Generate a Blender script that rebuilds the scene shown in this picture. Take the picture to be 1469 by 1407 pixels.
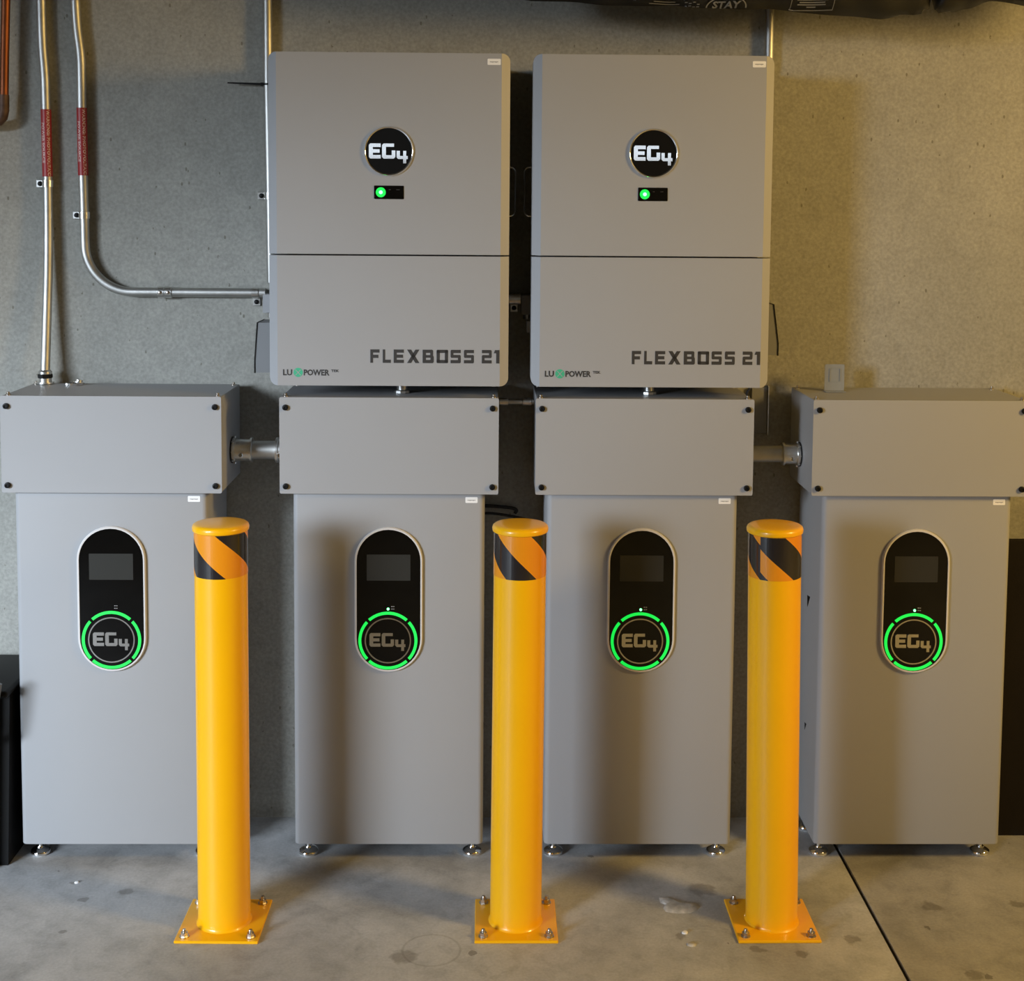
import bpy, bmesh, math, random
from mathutils import Matrix, Vector

random.seed(7)
PI = math.pi
scene = bpy.context.scene
for o in list(bpy.data.objects):
    bpy.data.objects.remove(o, do_unlink=True)
COL = scene.collection

# ------------------------------------------------------------------ camera
cam_data = bpy.data.cameras.new('camera')
cam = bpy.data.objects.new('camera', cam_data)
COL.objects.link(cam)
cam_data.sensor_fit = 'HORIZONTAL'
cam_data.sensor_width = 36.0
cam_data.lens = 36.0 * 1946 / 1469
cam_data.shift_y = -247.5 / 1469
cam_data.clip_start = 0.05
right = Vector((0.99985245, -0.01546322, 0.0074814))
up = Vector((-0.00623577, 0.07908916, 0.99684804))
fwd = Vector((0.01600618, 0.99674761, -0.07898107))
M = Matrix((right, up, -fwd)).transposed().to_4x4()
M.translation = Vector((0, 0, 1.585))
cam.matrix_world = M
scene.camera = cam

# ------------------------------------------------------------------ world, lights, exposure
scene.view_settings.view_transform = 'Standard'
scene.view_settings.look = 'None'
scene.view_settings.exposure = 0.0
scene.view_settings.gamma = 1.0
scene.view_settings.use_curve_mapping = False

world = bpy.data.worlds.new('world')
scene.world = world
world.use_nodes = True
bg = world.node_tree.nodes['Background']
bg.inputs[0].default_value = (0.66, 0.74, 0.82, 1)
bg.inputs[1].default_value = 1.6


def area_light(name, loc, target, sx, sy, power, color):
    ld = bpy.data.lights.new(name, 'AREA')
    ld.shape = 'RECTANGLE'
    ld.size, ld.size_y = sx, sy
    ld.energy = power
    ld.color = color
    lo = bpy.data.objects.new(name, ld)
    COL.objects.link(lo)
    lo.location = loc
    d = Vector(target) - Vector(loc)
    lo.rotation_euler = d.to_track_quat('-Z', 'Z').to_euler()
    return lo


# the open sky seen through the doorway behind and to the left of the camera
area_light('sky_light', (-11.3, -13.8, 6.6), (-0.9, 3.2, 1.0), 13.0, 3.5, 9600, (0.79, 0.90, 1.03))
# warm garage lamp far to the right, outside the frame
pl = bpy.data.lights.new('garage_lamp', 'POINT')
pl.energy = 275
pl.color = (1.0, 0.64, 0.20)
pl.shadow_soft_size = 0.32
plo = bpy.data.objects.new('garage_lamp', pl)
COL.objects.link(plo)
plo.location = (3.0, 1.5, 2.15)


# ------------------------------------------------------------------ materials
def new_mat(name):
    m = bpy.data.materials.new(name)
    m.use_nodes = True
    nt = m.node_tree
    b = nt.nodes['Principled BSDF']
    return m, nt, b


def setp(b, **kw):
    for k, v in kw.items():
        b.inputs[k.replace('_', ' ')].default_value = v


def plain(name, col, rough=0.5, metal=0.0, bump=0.0, bscale=400, var=0.0, vscale=3.0, coat=0.0, emit=None, estr=0.0, spec=None):
    m, nt, b = new_mat(name)
    setp(b, Base_Color=(*col, 1), Roughness=rough, Metallic=metal)
    if spec is not None:
        b.inputs['Specular IOR Level'].default_value = spec
    if coat:
        b.inputs['Coat Weight'].default_value = coat
        b.inputs['Coat Roughness'].default_value = 0.08
    tc = nt.nodes.new('ShaderNodeTexCoord')
    if var:
        n = nt.nodes.new('ShaderNodeTexNoise')
        n.inputs['Scale'].default_value = vscale
        n.inputs['Detail'].default_value = 4
        nt.links.new(tc.outputs['Object'], n.inputs['Vector'])
        r = nt.nodes.new('ShaderNodeMapRange')
        r.inputs['From Min'].default_value = 0.3
        r.inputs['From Max'].default_value = 0.7
        r.inputs['To Min'].default_value = 1 - var
        r.inputs['To Max'].default_value = 1 + var
        nt.links.new(n.outputs['Fac'], r.inputs['Value'])
        h = nt.nodes.new('ShaderNodeHueSaturation')
        h.inputs['Color'].default_value = (*col, 1)
        nt.links.new(r.outputs[0], h.inputs['Value'])
        nt.links.new(h.outputs[0], b.inputs['Base Color'])
    if bump:
        n2 = nt.nodes.new('ShaderNodeTexNoise')
        n2.inputs['Scale'].default_value = bscale
        n2.inputs['Detail'].default_value = 2
        nt.links.new(tc.outputs['Object'], n2.inputs['Vector'])
        bp = nt.nodes.new('ShaderNodeBump')
        bp.inputs['Strength'].default_value = bump
        bp.inputs['Distance'].default_value = 0.001
        nt.links.new(n2.outputs['Fac'], bp.inputs['Height'])
        nt.links.new(bp.outputs[0], b.inputs['Normal'])
    if emit:
        b.inputs['Emission Color'].default_value = (*emit, 1)
        b.inputs['Emission Strength'].default_value = estr
    return m


MAT = {}
MAT['paint'] = plain('grey_powder_coat', (0.33, 0.335, 0.345), 0.5, bump=0.15, bscale=900, var=0.02, vscale=2)
MAT['paint_dark'] = plain('grey_casing', (0.20, 0.205, 0.21), 0.55, bump=0.1, bscale=700)
MAT['cover_edge'] = plain('light_cover_edge', (0.40, 0.40, 0.41), 0.42)
MAT['ink'] = plain('dark_grey_ink', (0.035, 0.033, 0.032), 0.5)
MAT['logo_green'] = plain('green_print', (0.05, 0.42, 0.24), 0.5)
MAT['glass'] = plain('black_glass_panel', (0.003, 0.003, 0.003), 0.05, spec=0.35)
MAT['screen'] = plain('dark_display', (0.030, 0.030, 0.027), 0.3, spec=0.3)
MAT['badge'] = plain('black_badge_face', (0.004, 0.004, 0.004), 0.45, spec=0.15)
MAT['silver'] = plain('satin_silver', (0.78, 0.77, 0.75), 0.22, 1.0)
MAT['chrome'] = plain('polished_chrome', (0.85, 0.85, 0.85), 0.10, 1.0)
MAT['mirror_letters'] = plain('bright_metal_letters', (0.97, 0.97, 0.97), 0.09, 1.0)
MAT['grey_letters'] = plain('grey_printed_letters', (0.30, 0.30, 0.30), 0.4)
MAT['rim'] = plain('pale_plastic_rim', (0.62, 0.61, 0.60), 0.3)
MAT['led'] = plain('green_led', (0.02, 0.3, 0.06), 0.4, emit=(0.0, 0.85, 0.075), estr=0.95)
MAT['led_hot'] = plain('green_led_core', (0.3, 0.8, 0.4), 0.4, emit=(0.08, 1.0, 0.20), estr=8.0)
MAT['black'] = plain('black_plastic', (0.006, 0.006, 0.006), 0.5, spec=0.2)
MAT['black_rubber'] = plain('black_rubber', (0.015, 0.015, 0.016), 0.7)
MAT['white'] = plain('white_sticker', (0.85, 0.85, 0.84), 0.5)
MAT['yellow'] = plain('yellow_enamel', (0.98, 0.49, 0.0), 0.33, coat=0.3, var=0.015, vscale=6)
MAT['tape_yellow'] = plain('orange_yellow_tape', (0.85, 0.30, 0.008), 0.30, coat=0.5)
MAT['tape_black'] = plain('black_tape', (0.018, 0.015, 0.016), 0.25, coat=0.5)
MAT['emt'] = plain('galvanised_steel', (0.50, 0.50, 0.48), 0.48, 1.0, bump=0.1, bscale=120, var=0.10, vscale=25)
MAT['zinc'] = plain('zinc_fitting', (0.70, 0.70, 0.68), 0.33, 1.0, var=0.12, vscale=40)
MAT['bolt'] = plain('stainless_bolt', (0.55, 0.50, 0.44), 0.3, 1.0)
MAT['copper'] = plain('copper_pipe', (0.22, 0.075, 0.035), 0.5, 1.0, var=0.2, vscale=14)
MAT['copper_old'] = plain('tarnished_copper', (0.09, 0.055, 0.04), 0.6, 0.6, var=0.35, vscale=40)
MAT['red'] = plain('red_label', (0.30, 0.018, 0.020), 0.45)
MAT['red_text'] = plain('label_print', (0.62, 0.40, 0.36), 0.5)
MAT['bag'] = plain('black_bag_film', (0.008, 0.008, 0.007), 0.42, bump=0.8, bscale=28)
MAT['bag_print'] = plain('grey_bag_print', (0.20, 0.20, 0.19), 0.5)
MAT['bag_clear'] = plain('pale_film', (0.30, 0.28, 0.22), 0.35)
MAT['shelf'] = plain('shelf_wood', (0.22, 0.15, 0.09), 0.6, var=0.1, vscale=5)
MAT['board'] = plain('dark_brown_board', (0.008, 0.006, 0.005), 0.85, spec=0.2, bump=0.4, bscale=300, var=0.15, vscale=8)
MAT['filler'] = plain('joint_filler', (0.012, 0.010, 0.009), 0.9)
MAT['plaster'] = plain('pale_plaster', (0.47, 0.46, 0.43), 0.85, bump=0.8, bscale=120, var=0.25, vscale=60)
MAT['ceiling'] = plain('ceiling_paint', (0.11, 0.11, 0.105), 0.9)
MAT['side_wall'] = plain('plain_concrete', (0.13, 0.13, 0.12), 0.9)
MAT['asphalt'] = plain('dark_asphalt', (0.07, 0.07, 0.07), 0.9, bump=0.5, bscale=90, var=0.1)
mm, nt, b = new_mat('clear_plastic')
setp(b, Base_Color=(0.34, 0.36, 0.37, 1), Roughness=0.25)
b.inputs['Transmission Weight'].default_value = 0.35
MAT['clear'] = mm


def N(nt, t, **kw):
    n = nt.nodes.new(t)
    for k, v in kw.items():
        n.inputs[k].default_value = v
    return n


def math_node(nt, op, a, b_=None, c=None, clamp=False):
    n = nt.nodes.new('ShaderNodeMath')
    n.operation = op
    n.use_clamp = clamp
    for i, v in enumerate((a, b_, c)):
        if v is None:
            continue
        if isinstance(v, (int, float)):
            n.inputs[i].default_value = v
        else:
            nt.links.new(v, n.inputs[i])
    return n.outputs[0]


def ramp(nt, fac, stops):
    r = nt.nodes.new('ShaderNodeValToRGB')
    el = r.color_ramp.elements
    while len(el) > 1:
        el.remove(el[-1])
    el[0].position = stops[0][0]
    el[0].color = (*stops[0][1], 1)
    for p, c in stops[1:]:
        e = el.new(p)
        e.color = (*c, 1)
    nt.links.new(fac, r.inputs[0])
    return r.outputs[0]


def mix_mul(nt, c1, c2, fac=1.0, mode='MULTIPLY'):
    n = nt.nodes.new('ShaderNodeMix')
    n.data_type = 'RGBA'
    n.blend_type = mode
    if isinstance(fac, (int, float)):
        n.inputs[0].default_value = fac
    else:
        nt.links.new(fac, n.inputs[0])
    for i, c in ((6, c1), (7, c2)):
        if isinstance(c, tuple):
            n.inputs[i].default_value = (*c, 1)
        else:
            nt.links.new(c, n.inputs[i])
    return n.outputs[2]


def wall_material():
    m, nt, b = new_mat('trowelled_concrete_wall')
    tc = nt.nodes.new('ShaderNodeTexCoord')
    co = tc.outputs['Object']
    n1 = N(nt, 'ShaderNodeTexNoise', Scale=2.2, Detail=6, Roughness=0.6)
    n2 = N(nt, 'ShaderNodeTexNoise', Scale=16, Detail=6, Roughness=0.65, Distortion=0.6)
    n3 = N(nt, 'ShaderNodeTexNoise', Scale=120, Detail=3, Roughness=0.6)
    v = N(nt, 'ShaderNodeTexVoronoi', Scale=38, Randomness=1.0)
    mp = nt.nodes.new('ShaderNodeMapping')
    mp.inputs['Scale'].default_value = (1.0, 1.0, 0.55)
    nt.links.new(co, mp.inputs['Vector'])
    for n in (n1, n2, n3):
        nt.links.new(co, n.inputs['Vector'])
    nt.links.new(mp.outputs[0], v.inputs['Vector'])
    base = ramp(nt, n1.outputs['Fac'], [(0.3, (0.255, 0.255, 0.230)), (0.7, (0.325, 0.322, 0.290))])
    mid = ramp(nt, n2.outputs['Fac'], [(0.32, (0.92, 0.92, 0.92)), (0.52, (1, 1, 1)), (0.75, (1.05, 1.05, 1.04))])
    c = mix_mul(nt, base, mid)
    fine = ramp(nt, n3.outputs['Fac'], [(0.3, (0.82, 0.82, 0.82)), (0.7, (1.13, 1.13, 1.13))])
    c = mix_mul(nt, c, fine)
    # small dark pits in the trowelled face, only where the broad noise is high
    pit = math_node(nt, 'LESS_THAN', v.outputs['Distance'], 0.10)
    sel = math_node(nt, 'GREATER_THAN', n2.outputs['Fac'], 0.50)
    pit = math_node(nt, 'MULTIPLY', pit, sel)
    c = mix_mul(nt, c, (0.45, 0.42, 0.36), math_node(nt, 'MULTIPLY', pit, 0.75))
    nt.links.new(c, b.inputs['Base Color'])
    b.inputs['Roughness'].default_value = 0.85
    h = math_node(nt, 'MULTIPLY', n2.outputs['Fac'], 1.6)
    h = math_node(nt, 'ADD', h, math_node(nt, 'MULTIPLY', n3.outputs['Fac'], 0.35))
    h = math_node(nt, 'SUBTRACT', h, math_node(nt, 'MULTIPLY', pit, 0.7))
    bp = N(nt, 'ShaderNodeBump', Strength=0.35, Distance=0.003)
    nt.links.new(h, bp.inputs['Height'])
    nt.links.new(bp.outputs[0], b.inputs['Normal'])
    return m


def floor_material():
    m, nt, b = new_mat('smooth_stained_concrete_floor')
    tc = nt.nodes.new('ShaderNodeTexCoord')
    co = tc.outputs['Object']
    n1 = N(nt, 'ShaderNodeTexNoise', Scale=2.6, Detail=8, Roughness=0.62, Distortion=0.5)
    n2 = N(nt, 'ShaderNodeTexNoise', Scale=13, Detail=8, Roughness=0.7, Distortion=0.4)
    n3 = N(nt, 'ShaderNodeTexNoise', Scale=160, Detail=2)
    v = N(nt, 'ShaderNodeTexVoronoi', Scale=11, Randomness=1.0)
    for n in (n1, n2, n3):
        nt.links.new(co, n.inputs['Vector'])
    # distorted coordinates for ragged spots
    nv = N(nt, 'ShaderNodeTexNoise', Scale=45, Detail=3)
    nt.links.new(co, nv.inputs['Vector'])
    va = nt.nodes.new('ShaderNodeVectorMath')
    va.operation = 'MULTIPLY_ADD'
    nt.links.new(nv.outputs['Color'], va.inputs[0])
    va.inputs[1].default_value = (0.03, 0.03, 0.03)
    nt.links.new(co, va.inputs[2])
    nt.links.new(va.outputs[0], v.inputs['Vector'])
    base = ramp(nt, n1.outputs['Fac'], [(0.28, (0.28, 0.287, 0.29)), (0.5, (0.435, 0.445, 0.455)), (0.72, (0.53, 0.54, 0.55))])
    mid = ramp(nt, n2.outputs['Fac'], [(0.30, (0.74, 0.74, 0.73)), (0.5, (1, 1, 1)), (0.72, (1.14, 1.13, 1.12))])
    c = mix_mul(nt, base, mid)
    fine = ramp(nt, n3.outputs['Fac'], [(0.3, (0.92, 0.92, 0.92)), (0.7, (1.07, 1.07, 1.07))])
    c = mix_mul(nt, c, fine)
    sepc = nt.nodes.new('ShaderNodeSeparateColor')
    nt.links.new(v.outputs['Color'], sepc.inputs[0])
    spot = math_node(nt, 'LESS_THAN', v.outputs['Distance'], math_node(nt, 'MULTIPLY', sepc.outputs[1], 0.14))
    few = math_node(nt, 'GREATER_THAN', sepc.outputs[0], 0.62)
    spot = math_node(nt, 'MULTIPLY', spot, few)
    c = mix_mul(nt, c, (0.42, 0.40, 0.38), math_node(nt, 'MULTIPLY', spot, 0.75))
    # faint ring left by a can, and a soft darker patch beside it
    sx = nt.nodes.new('ShaderNodeSeparateXYZ')
    nt.links.new(co, sx.inputs[0])

    def dist(cx, cy, ky=1.0):
        dx = math_node(nt, 'SUBTRACT', sx.outputs[0], cx)
        dy = math_node(nt, 'MULTIPLY', math_node(nt, 'SUBTRACT', sx.outputs[1], cy), ky)
        return math_node(nt, 'SQRT', math_node(nt, 'ADD', math_node(nt, 'MULTIPLY', dx, dx), math_node(nt, 'MULTIPLY', dy, dy)))
    d = dist(-0.118, 2.80)
    ring = math_node(nt, 'LESS_THAN', math_node(nt, 'ABSOLUTE', math_node(nt, 'SUBTRACT', d, 0.062)), 0.0025)
    c = mix_mul(nt, c, (0.70, 0.69, 0.66), math_node(nt, 'MULTIPLY', ring, 0.55))
    for cx, cy, r in ((-0.175, 2.775, 0.035), (0.425, 2.855, 0.018), (0.585, 2.80, 0.02), (0.675, 2.785, 0.018),
                      (0.80, 2.84, 0.022), (1.02, 2.98, 0.03), (1.02, 2.70, 0.022), (-0.975, 3.094, 0.008),
                      (-0.926, 3.016, 0.012), (-0.84, 3.05, 0.02), (0.505, 3.06, 0.04), (-0.927, 2.877, 0.009), (1.22, 2.99, 0.02)):
        dd = dist(cx, cy, 1.2)
        wob = math_node(nt, 'MULTIPLY', math_node(nt, 'SUBTRACT', nv.outputs['Fac'], 0.5), 0.04)
        s = math_node(nt, 'SUBTRACT', 1.0, math_node(nt, 'DIVIDE', math_node(nt, 'ADD', dd, wob), r))
        s = math_node(nt, 'MULTIPLY', s, 3.0, clamp=True)
        c = mix_mul(nt, c, (0.55, 0.53, 0.50), math_node(nt, 'MULTIPLY', s, 0.8))
    slab = math_node(nt, 'GREATER_THAN', sx.outputs[0], 0.876)      # the right slab is darkened: weaker lamp light there is put into its colour
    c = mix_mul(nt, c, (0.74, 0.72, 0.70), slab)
    nt.links.new(c, b.inputs['Base Color'])
    rr = ramp(nt, n2.outputs['Fac'], [(0.3, (0.5, 0.5, 0.5)), (0.7, (0.72, 0.72, 0.72))])
    nt.links.new(rr, b.inputs['Roughness'])
    bp = N(nt, 'ShaderNodeBump', Strength=0.25, Distance=0.002)
    h = math_node(nt, 'ADD', n2.outputs['Fac'], math_node(nt, 'MULTIPLY', n3.outputs['Fac'], 0.3))
    nt.links.new(h, bp.inputs['Height'])
    nt.links.new(bp.outputs[0], b.inputs['Normal'])
    return m


MAT['wall'] = wall_material()
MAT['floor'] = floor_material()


# ------------------------------------------------------------------ mesh helpers
class MB:
    """collects faces, builds one mesh object"""

    def __init__(self):
        self.v, self.f, self.mi = [], [], []

    def add(self, vs, fs, mi=0):
        o = len(self.v)
        self.v += [tuple(p) for p in vs]
        for f in fs:
            self.f.append(tuple(i + o for i in f))
            self.mi.append(mi)
        return self

    def box(self, x0, x1, y0, y1, z0, z1, mi=0):
        vs = [(x, y, z) for z in (z0, z1) for y in (y0, y1) for x in (x0, x1)]
        return self.add(vs, [(0, 2, 3, 1), (4, 5, 7, 6), (0, 1, 5, 4), (2, 6, 7, 3), (0, 4, 6, 2), (1, 3, 7, 5)], mi)

    def bbox(self, x0, x1, y0, y1, z0, z1, r=0.003, seg=2, mi=0, edges='all'):
        bm = bmesh.new()
        bmesh.ops.create_cube(bm, size=1)
        for v in bm.verts:
            v.co = Vector(((x0 + x1) / 2 + v.co.x * (x1 - x0), (y0 + y1) / 2 + v.co.y * (y1 - y0), (z0 + z1) / 2 + v.co.z * (z1 - z0)))
        if edges == 'all':
            es = bm.edges[:]
        elif edges == 'z':
            es = [e for e in bm.edges if abs((e.verts[0].co - e.verts[1].co).normalized().z) > 0.9]
        elif edges == 'y':
            es = [e for e in bm.edges if abs((e.verts[0].co - e.verts[1].co).normalized().y) > 0.9]
        bmesh.ops.bevel(bm, geom=es, offset=r, segments=seg, profile=0.5, affect='EDGES')
        self.from_bm(bm, mi)
        bm.free()
        return self

    def from_bm(self, bm, mi=0):
        bm.verts.ensure_lookup_table()
        bm.verts.index_update()
        self.add([v.co[:] for v in bm.verts], [[v.index for v in f.verts] for f in bm.faces], mi)

    def prism(self, poly, y0, y1, mi=0):
        """poly in (x, z), counter clockwise seen from the front (-y)"""
        n = len(poly)
        vs = [(x, y0, z) for x, z in poly] + [(x, y1, z) for x, z in poly]
        fs = [tuple(range(n)), tuple(range(2 * n - 1, n - 1, -1))]
        fs += [(i, i + n, (i + 1) % n + n, (i + 1) % n) for i in range(n)]
        return self.add(vs, fs, mi)

    def ring(self, outer, inner, y0, y1, mi=0):
        """band between two outlines with as many points each, front at y0"""
        n = len(outer)
        vs = [(x, y0, z) for x, z in outer] + [(x, y0, z) for x, z in inner] + [(x, y1, z) for x, z in outer] + [(x, y1, z) for x, z in inner]
        fs = []
        for i in range(n):
            j = (i + 1) % n
            fs += [(i, j, j + n, i + n), (i, i + 2 * n, j + 2 * n, j), (i + n, j + n, j + 3 * n, i + 3 * n), (i + 2 * n, i + 3 * n, j + 3 * n, j + 2 * n)]
        return self.add(vs, fs, mi)

    def cyl(self, p0, p1, r0, r1=None, n=20, mi=0, caps=True):
        r1 = r0 if r1 is None else r1
        p0, p1 = Vector(p0), Vector(p1)
        d = (p1 - p0).normalized()
        a = d.orthogonal().normalized()
        c = d.cross(a)
        vs = []
        for p, r in ((p0, r0), (p1, r1)):
            for i in range(n):
                t = 2 * PI * i / n
                vs.append(p + a * (math.cos(t) * r) + c * (math.sin(t) * r))
        fs = [(i, (i + 1) % n, (i + 1) % n + n, i + n) for i in range(n)]
        if caps:
            fs += [tuple(range(n - 1, -1, -1)), tuple(range(n, 2 * n))]
        return self.add(vs, fs, mi)

    def lathe(self, base, axis, prof, n=28, mi=0):
        """prof: (radius, distance along axis)"""
        p0 = Vector(base)
        d = Vector(axis).normalized()
        a = d.orthogonal().normalized()
        c = d.cross(a)
        vs, fs = [], []
        for r, h in prof:
            for i in range(n):
                t = 2 * PI * i / n
                vs.append(p0 + d * h + a * (math.cos(t) * r) + c * (math.sin(t) * r))
        for k in range(len(prof) - 1):
            for i in range(n):
                j = (i + 1) % n
                fs.append((k * n + i, k * n + j, (k + 1) * n + j, (k + 1) * n + i))
        fs.append(tuple(range(n - 1, -1, -1)))
        fs.append(tuple(range((len(prof) - 1) * n, len(prof) * n)))
        return self.add(vs, fs, mi)

    def tube(self, pts, r, n=14, mi=0):
        pts = [Vector(p) for p in pts]
        vs, fs = [], []
        prev = None
        for k, p in enumerate(pts):
            if k == 0:
                d = pts[1] - pts[0]
            elif k == len(pts) - 1:
                d = pts[-1] - pts[-2]
            else:
                d = (pts[k + 1] - p).normalized() + (p - pts[k - 1]).normalized()
            d.normalize()
            a = d.orthogonal().normalized() if prev is None else (prev - d * prev.dot(d)).normalized()
            prev = a
            c = d.cross(a)
            rr = r[k] if isinstance(r, (list, tuple)) else r
            for i in range(n):
                t = 2 * PI * i / n
                vs.append(p + a * (math.cos(t) * rr) + c * (math.sin(t) * rr))
        for k in range(len(pts) - 1):
            for i in range(n):
                j = (i + 1) % n
                fs.append((k * n + i, k * n + j, (k + 1) * n + j, (k + 1) * n + i))
        fs.append(tuple(range(n - 1, -1, -1)))
        fs.append(tuple(range((len(pts) - 1) * n, len(pts) * n)))
        return self.add(vs, fs, mi)

    def build(self, name, mats, parent=None, loc=None, smooth=35):
        me = bpy.data.meshes.new(name)
        me.from_pydata(self.v, [], self.f)
        if not isinstance(mats, (list, tuple)):
            mats = [mats]
        for m in mats:
            me.materials.append(m)
        me.polygons.foreach_set('material_index', self.mi)
        bm = bmesh.new()
        bm.from_mesh(me)
        bmesh.ops.recalc_face_normals(bm, faces=bm.faces)
        bm.to_mesh(me)
        bm.free()
        if smooth:
            me.polygons.foreach_set('use_smooth', [True] * len(me.polygons))
            me.set_sharp_from_angle(angle=math.radians(smooth))
        o = bpy.data.objects.new(name, me)
        COL.objects.link(o)
        if parent is not None:
            o.parent = parent
        if loc is not None:
            o.location = loc
        return o


def tag(o, label=None, cat=None, group=None, kind=None):
    if label:
        o['label'] = label
    if cat:
        o['category'] = cat
    if group:
        o['group'] = group
    if kind:
        o['kind'] = kind
    return o


def thing(name, label, cat, loc, group=None):
    o = bpy.data.objects.new(name, None)
    COL.objects.link(o)
    o.location = loc
    o.empty_display_size = 0.05
    return tag(o, label, cat, group)


def children(o):
    return [c for c in bpy.data.objects if c.parent == o]


def copy_tree(o, loc, label):
    kids = {}
    for c in bpy.data.objects:
        if c.parent is not None:
            kids.setdefault(c.parent.name, []).append(c)

    def cp(src, parent):
        c = src.copy()
        COL.objects.link(c)
        if parent is not None:
            c.parent = parent
        for k in kids.get(src.name, []):
            cp(k, c)
        return c
    r = cp(o, None)
    r.location = loc
    r['label'] = label
    return r


def stadium(cx, cz, w, h, n=20):
    r = w / 2
    pts = []
    for i in range(n + 1):
        t = PI * i / n
        pts.append((cx + r * math.cos(t), cz + h / 2 - r + r * math.sin(t)))
    for i in range(n + 1):
        t = PI + PI * i / n
        pts.append((cx + r * math.cos(t), cz - h / 2 + r + r * math.sin(t)))
    return pts


def circle(cx, cz, r, n=48, a0=0.0, a1=2 * PI):
    return [(cx + r * math.cos(a0 + (a1 - a0) * i / n), cz + r * math.sin(a0 + (a1 - a0) * i / n)) for i in range(n)]


def rrect(x0, x1, z0, z1, r, n=5):
    pts = []
    for cx, cz, a in ((x1 - r, z1 - r, 0), (x0 + r, z1 - r, PI / 2), (x0 + r, z0 + r, PI), (x1 - r, z0 + r, 1.5 * PI)):
        for i in range(n + 1):
            t = a + PI / 2 * i / n
            pts.append((cx + r * math.cos(t), cz + r * math.sin(t)))
    return pts


def arc_band(mb, cx, cz, r0, r1, a0, a1, y0, y1, n=20):
    """annulus segment"""
    vs, fs = [], []
    for i in range(n + 1):
        t = a0 + (a1 - a0) * i / n
        for r in (r0, r1):
            for y in (y0, y1):
                vs.append((cx + r * math.cos(t), y, cz + r * math.sin(t)))
    for i in range(n):
        a, c = i * 4, (i + 1) * 4
        fs += [(a, a + 2, c + 2, c), (a + 1, c + 1, c + 3, a + 3), (a, c, c + 1, a + 1), (a + 2, a + 3, c + 3, c + 2)]
    fs += [(0, 1, 3, 2), (n * 4, n * 4 + 2, n * 4 + 3, n * 4 + 1)]
    mb.add(vs, fs)


def text_mesh(body, size, spacing=1.0):
    """vertices (x, z) and faces of a text laid out from the origin, centred"""
    cu = bpy.data.curves.new('txt', 'FONT')
    cu.body = body
    cu.size = size
    cu.resolution_u = 2
    cu.offset = size * 0.035
    cu.space_character = spacing
    cu.align_x = 'CENTER'
    cu.align_y = 'CENTER'
    ob = bpy.data.objects.new('txt', cu)
    COL.objects.link(ob)
    dg = bpy.context.evaluated_depsgraph_get()
    me = bpy.data.meshes.new_from_object(ob.evaluated_get(dg))
    vs = [(v.co.x, v.co.y) for v in me.vertices]
    fs = [tuple(p.vertices) for p in me.polygons]
    bpy.data.objects.remove(ob, do_unlink=True)
    bpy.data.curves.remove(cu)
    bpy.data.meshes.remove(me)
    return vs, fs


def put_text(mb, body, size, cx, cz, y, width=None, height=None, spacing=1.0, mi=0):
    vs, fs = text_mesh(body, size, spacing)
    xs = [v[0] for v in vs]
    zs = [v[1] for v in vs]
    mx, mz = (min(xs) + max(xs)) / 2, (min(zs) + max(zs)) / 2
    kx = width / (max(xs) - min(xs)) if width else 1
    kz = height / (max(zs) - min(zs)) if height else (kx if width else 1)
    mb.add([(cx + (x - mx) * kx, y, cz + (z - mz) * kz) for x, z in vs], fs, mi)


# block lettering: convex pieces in a unit box (x 0..1, z 0..1)
def R_(x0, x1, z0, z1):
    return [(x0, z0), (x1, z0), (x1, z1), (x0, z1)]


T, S_ = 0.24, 0.30      # horizontal and vertical stroke weights
GLYPH = {
    'F': [R_(0, S_, 0, 1), R_(S_, 1, 1 - T, 1), R_(S_, .88, .36, .60)],
    'L': [R_(0, S_, 0, 1), R_(S_, 1, 0, T)],
    'E': [R_(0, S_, 0, 1), R_(S_, 1, 1 - T, 1), R_(S_, .92, .38, .62), R_(S_, 1, 0, T)],
    'X': [[(0, 0), (.33, 0), (.66, .5), (.34, .5)], [(.67, 0), (1, 0), (.66, .5), (.34, .5)],
          [(.34, .5), (.66, .5), (.33, 1), (0, 1)], [(.34, .5), (.66, .5), (1, 1), (.67, 1)]],
    'B': [R_(0, S_, 0, 1), R_(S_, .68, 1 - T, 1), R_(S_, .72, .40, .60), R_(S_, .70, 0, T),
          [(.68, .60), (.94, .56), (.94, .93), (.86, 1), (.68, 1)], [(.70, 0), (.90, 0), (1, .08), (1, .46), (.94, .56), (.70, .60)]],
    'O': [R_(0, .28, .06, .94), R_(.72, 1, .06, .94), [(.06, 0), (.94, 0), (1, .06), (1, T), (0, T), (0, .06)],
          [(0, 1 - T), (1, 1 - T), (1, .94), (.94, 1), (.06, 1), (0, .94)]],
    'S': [[(0, 0), (.93, 0), (1, .08), (1, T), (0, T)], R_(.72, 1, T, .40), [(.07, .40), (1, .40), (1, .54), (.93, .62), (0, .62), (0, .48)],
          R_(0, .28, .62, 1 - T), [(0, 1 - T), (1, 1 - T), (1, 1), (.07, 1), (0, .92)]],
    '2': [R_(0, 1, 0, T), R_(0, .28, T, .40), [(0, .40), (.93, .40), (1, .48), (1, .62), (.07, .62), (0, .54)],
          R_(.72, 1, .62, 1 - T), [(0, 1 - T), (1, 1 - T), (1, .92), (.93, 1), (0, 1)]],
    '1': [R_(.42, 1, 0, 1), [(0, .76), (.42, .76), (.42, 1), (.20, 1)]],
}


def glyph(mb, ch, x0, x1, z0, z1, y0, y1):
    for poly in GLYPH[ch]:
        mb.prism([(x0 + px * (x1 - x0), z0 + pz * (z1 - z0)) for px, pz in poly], y0, y1)


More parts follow.
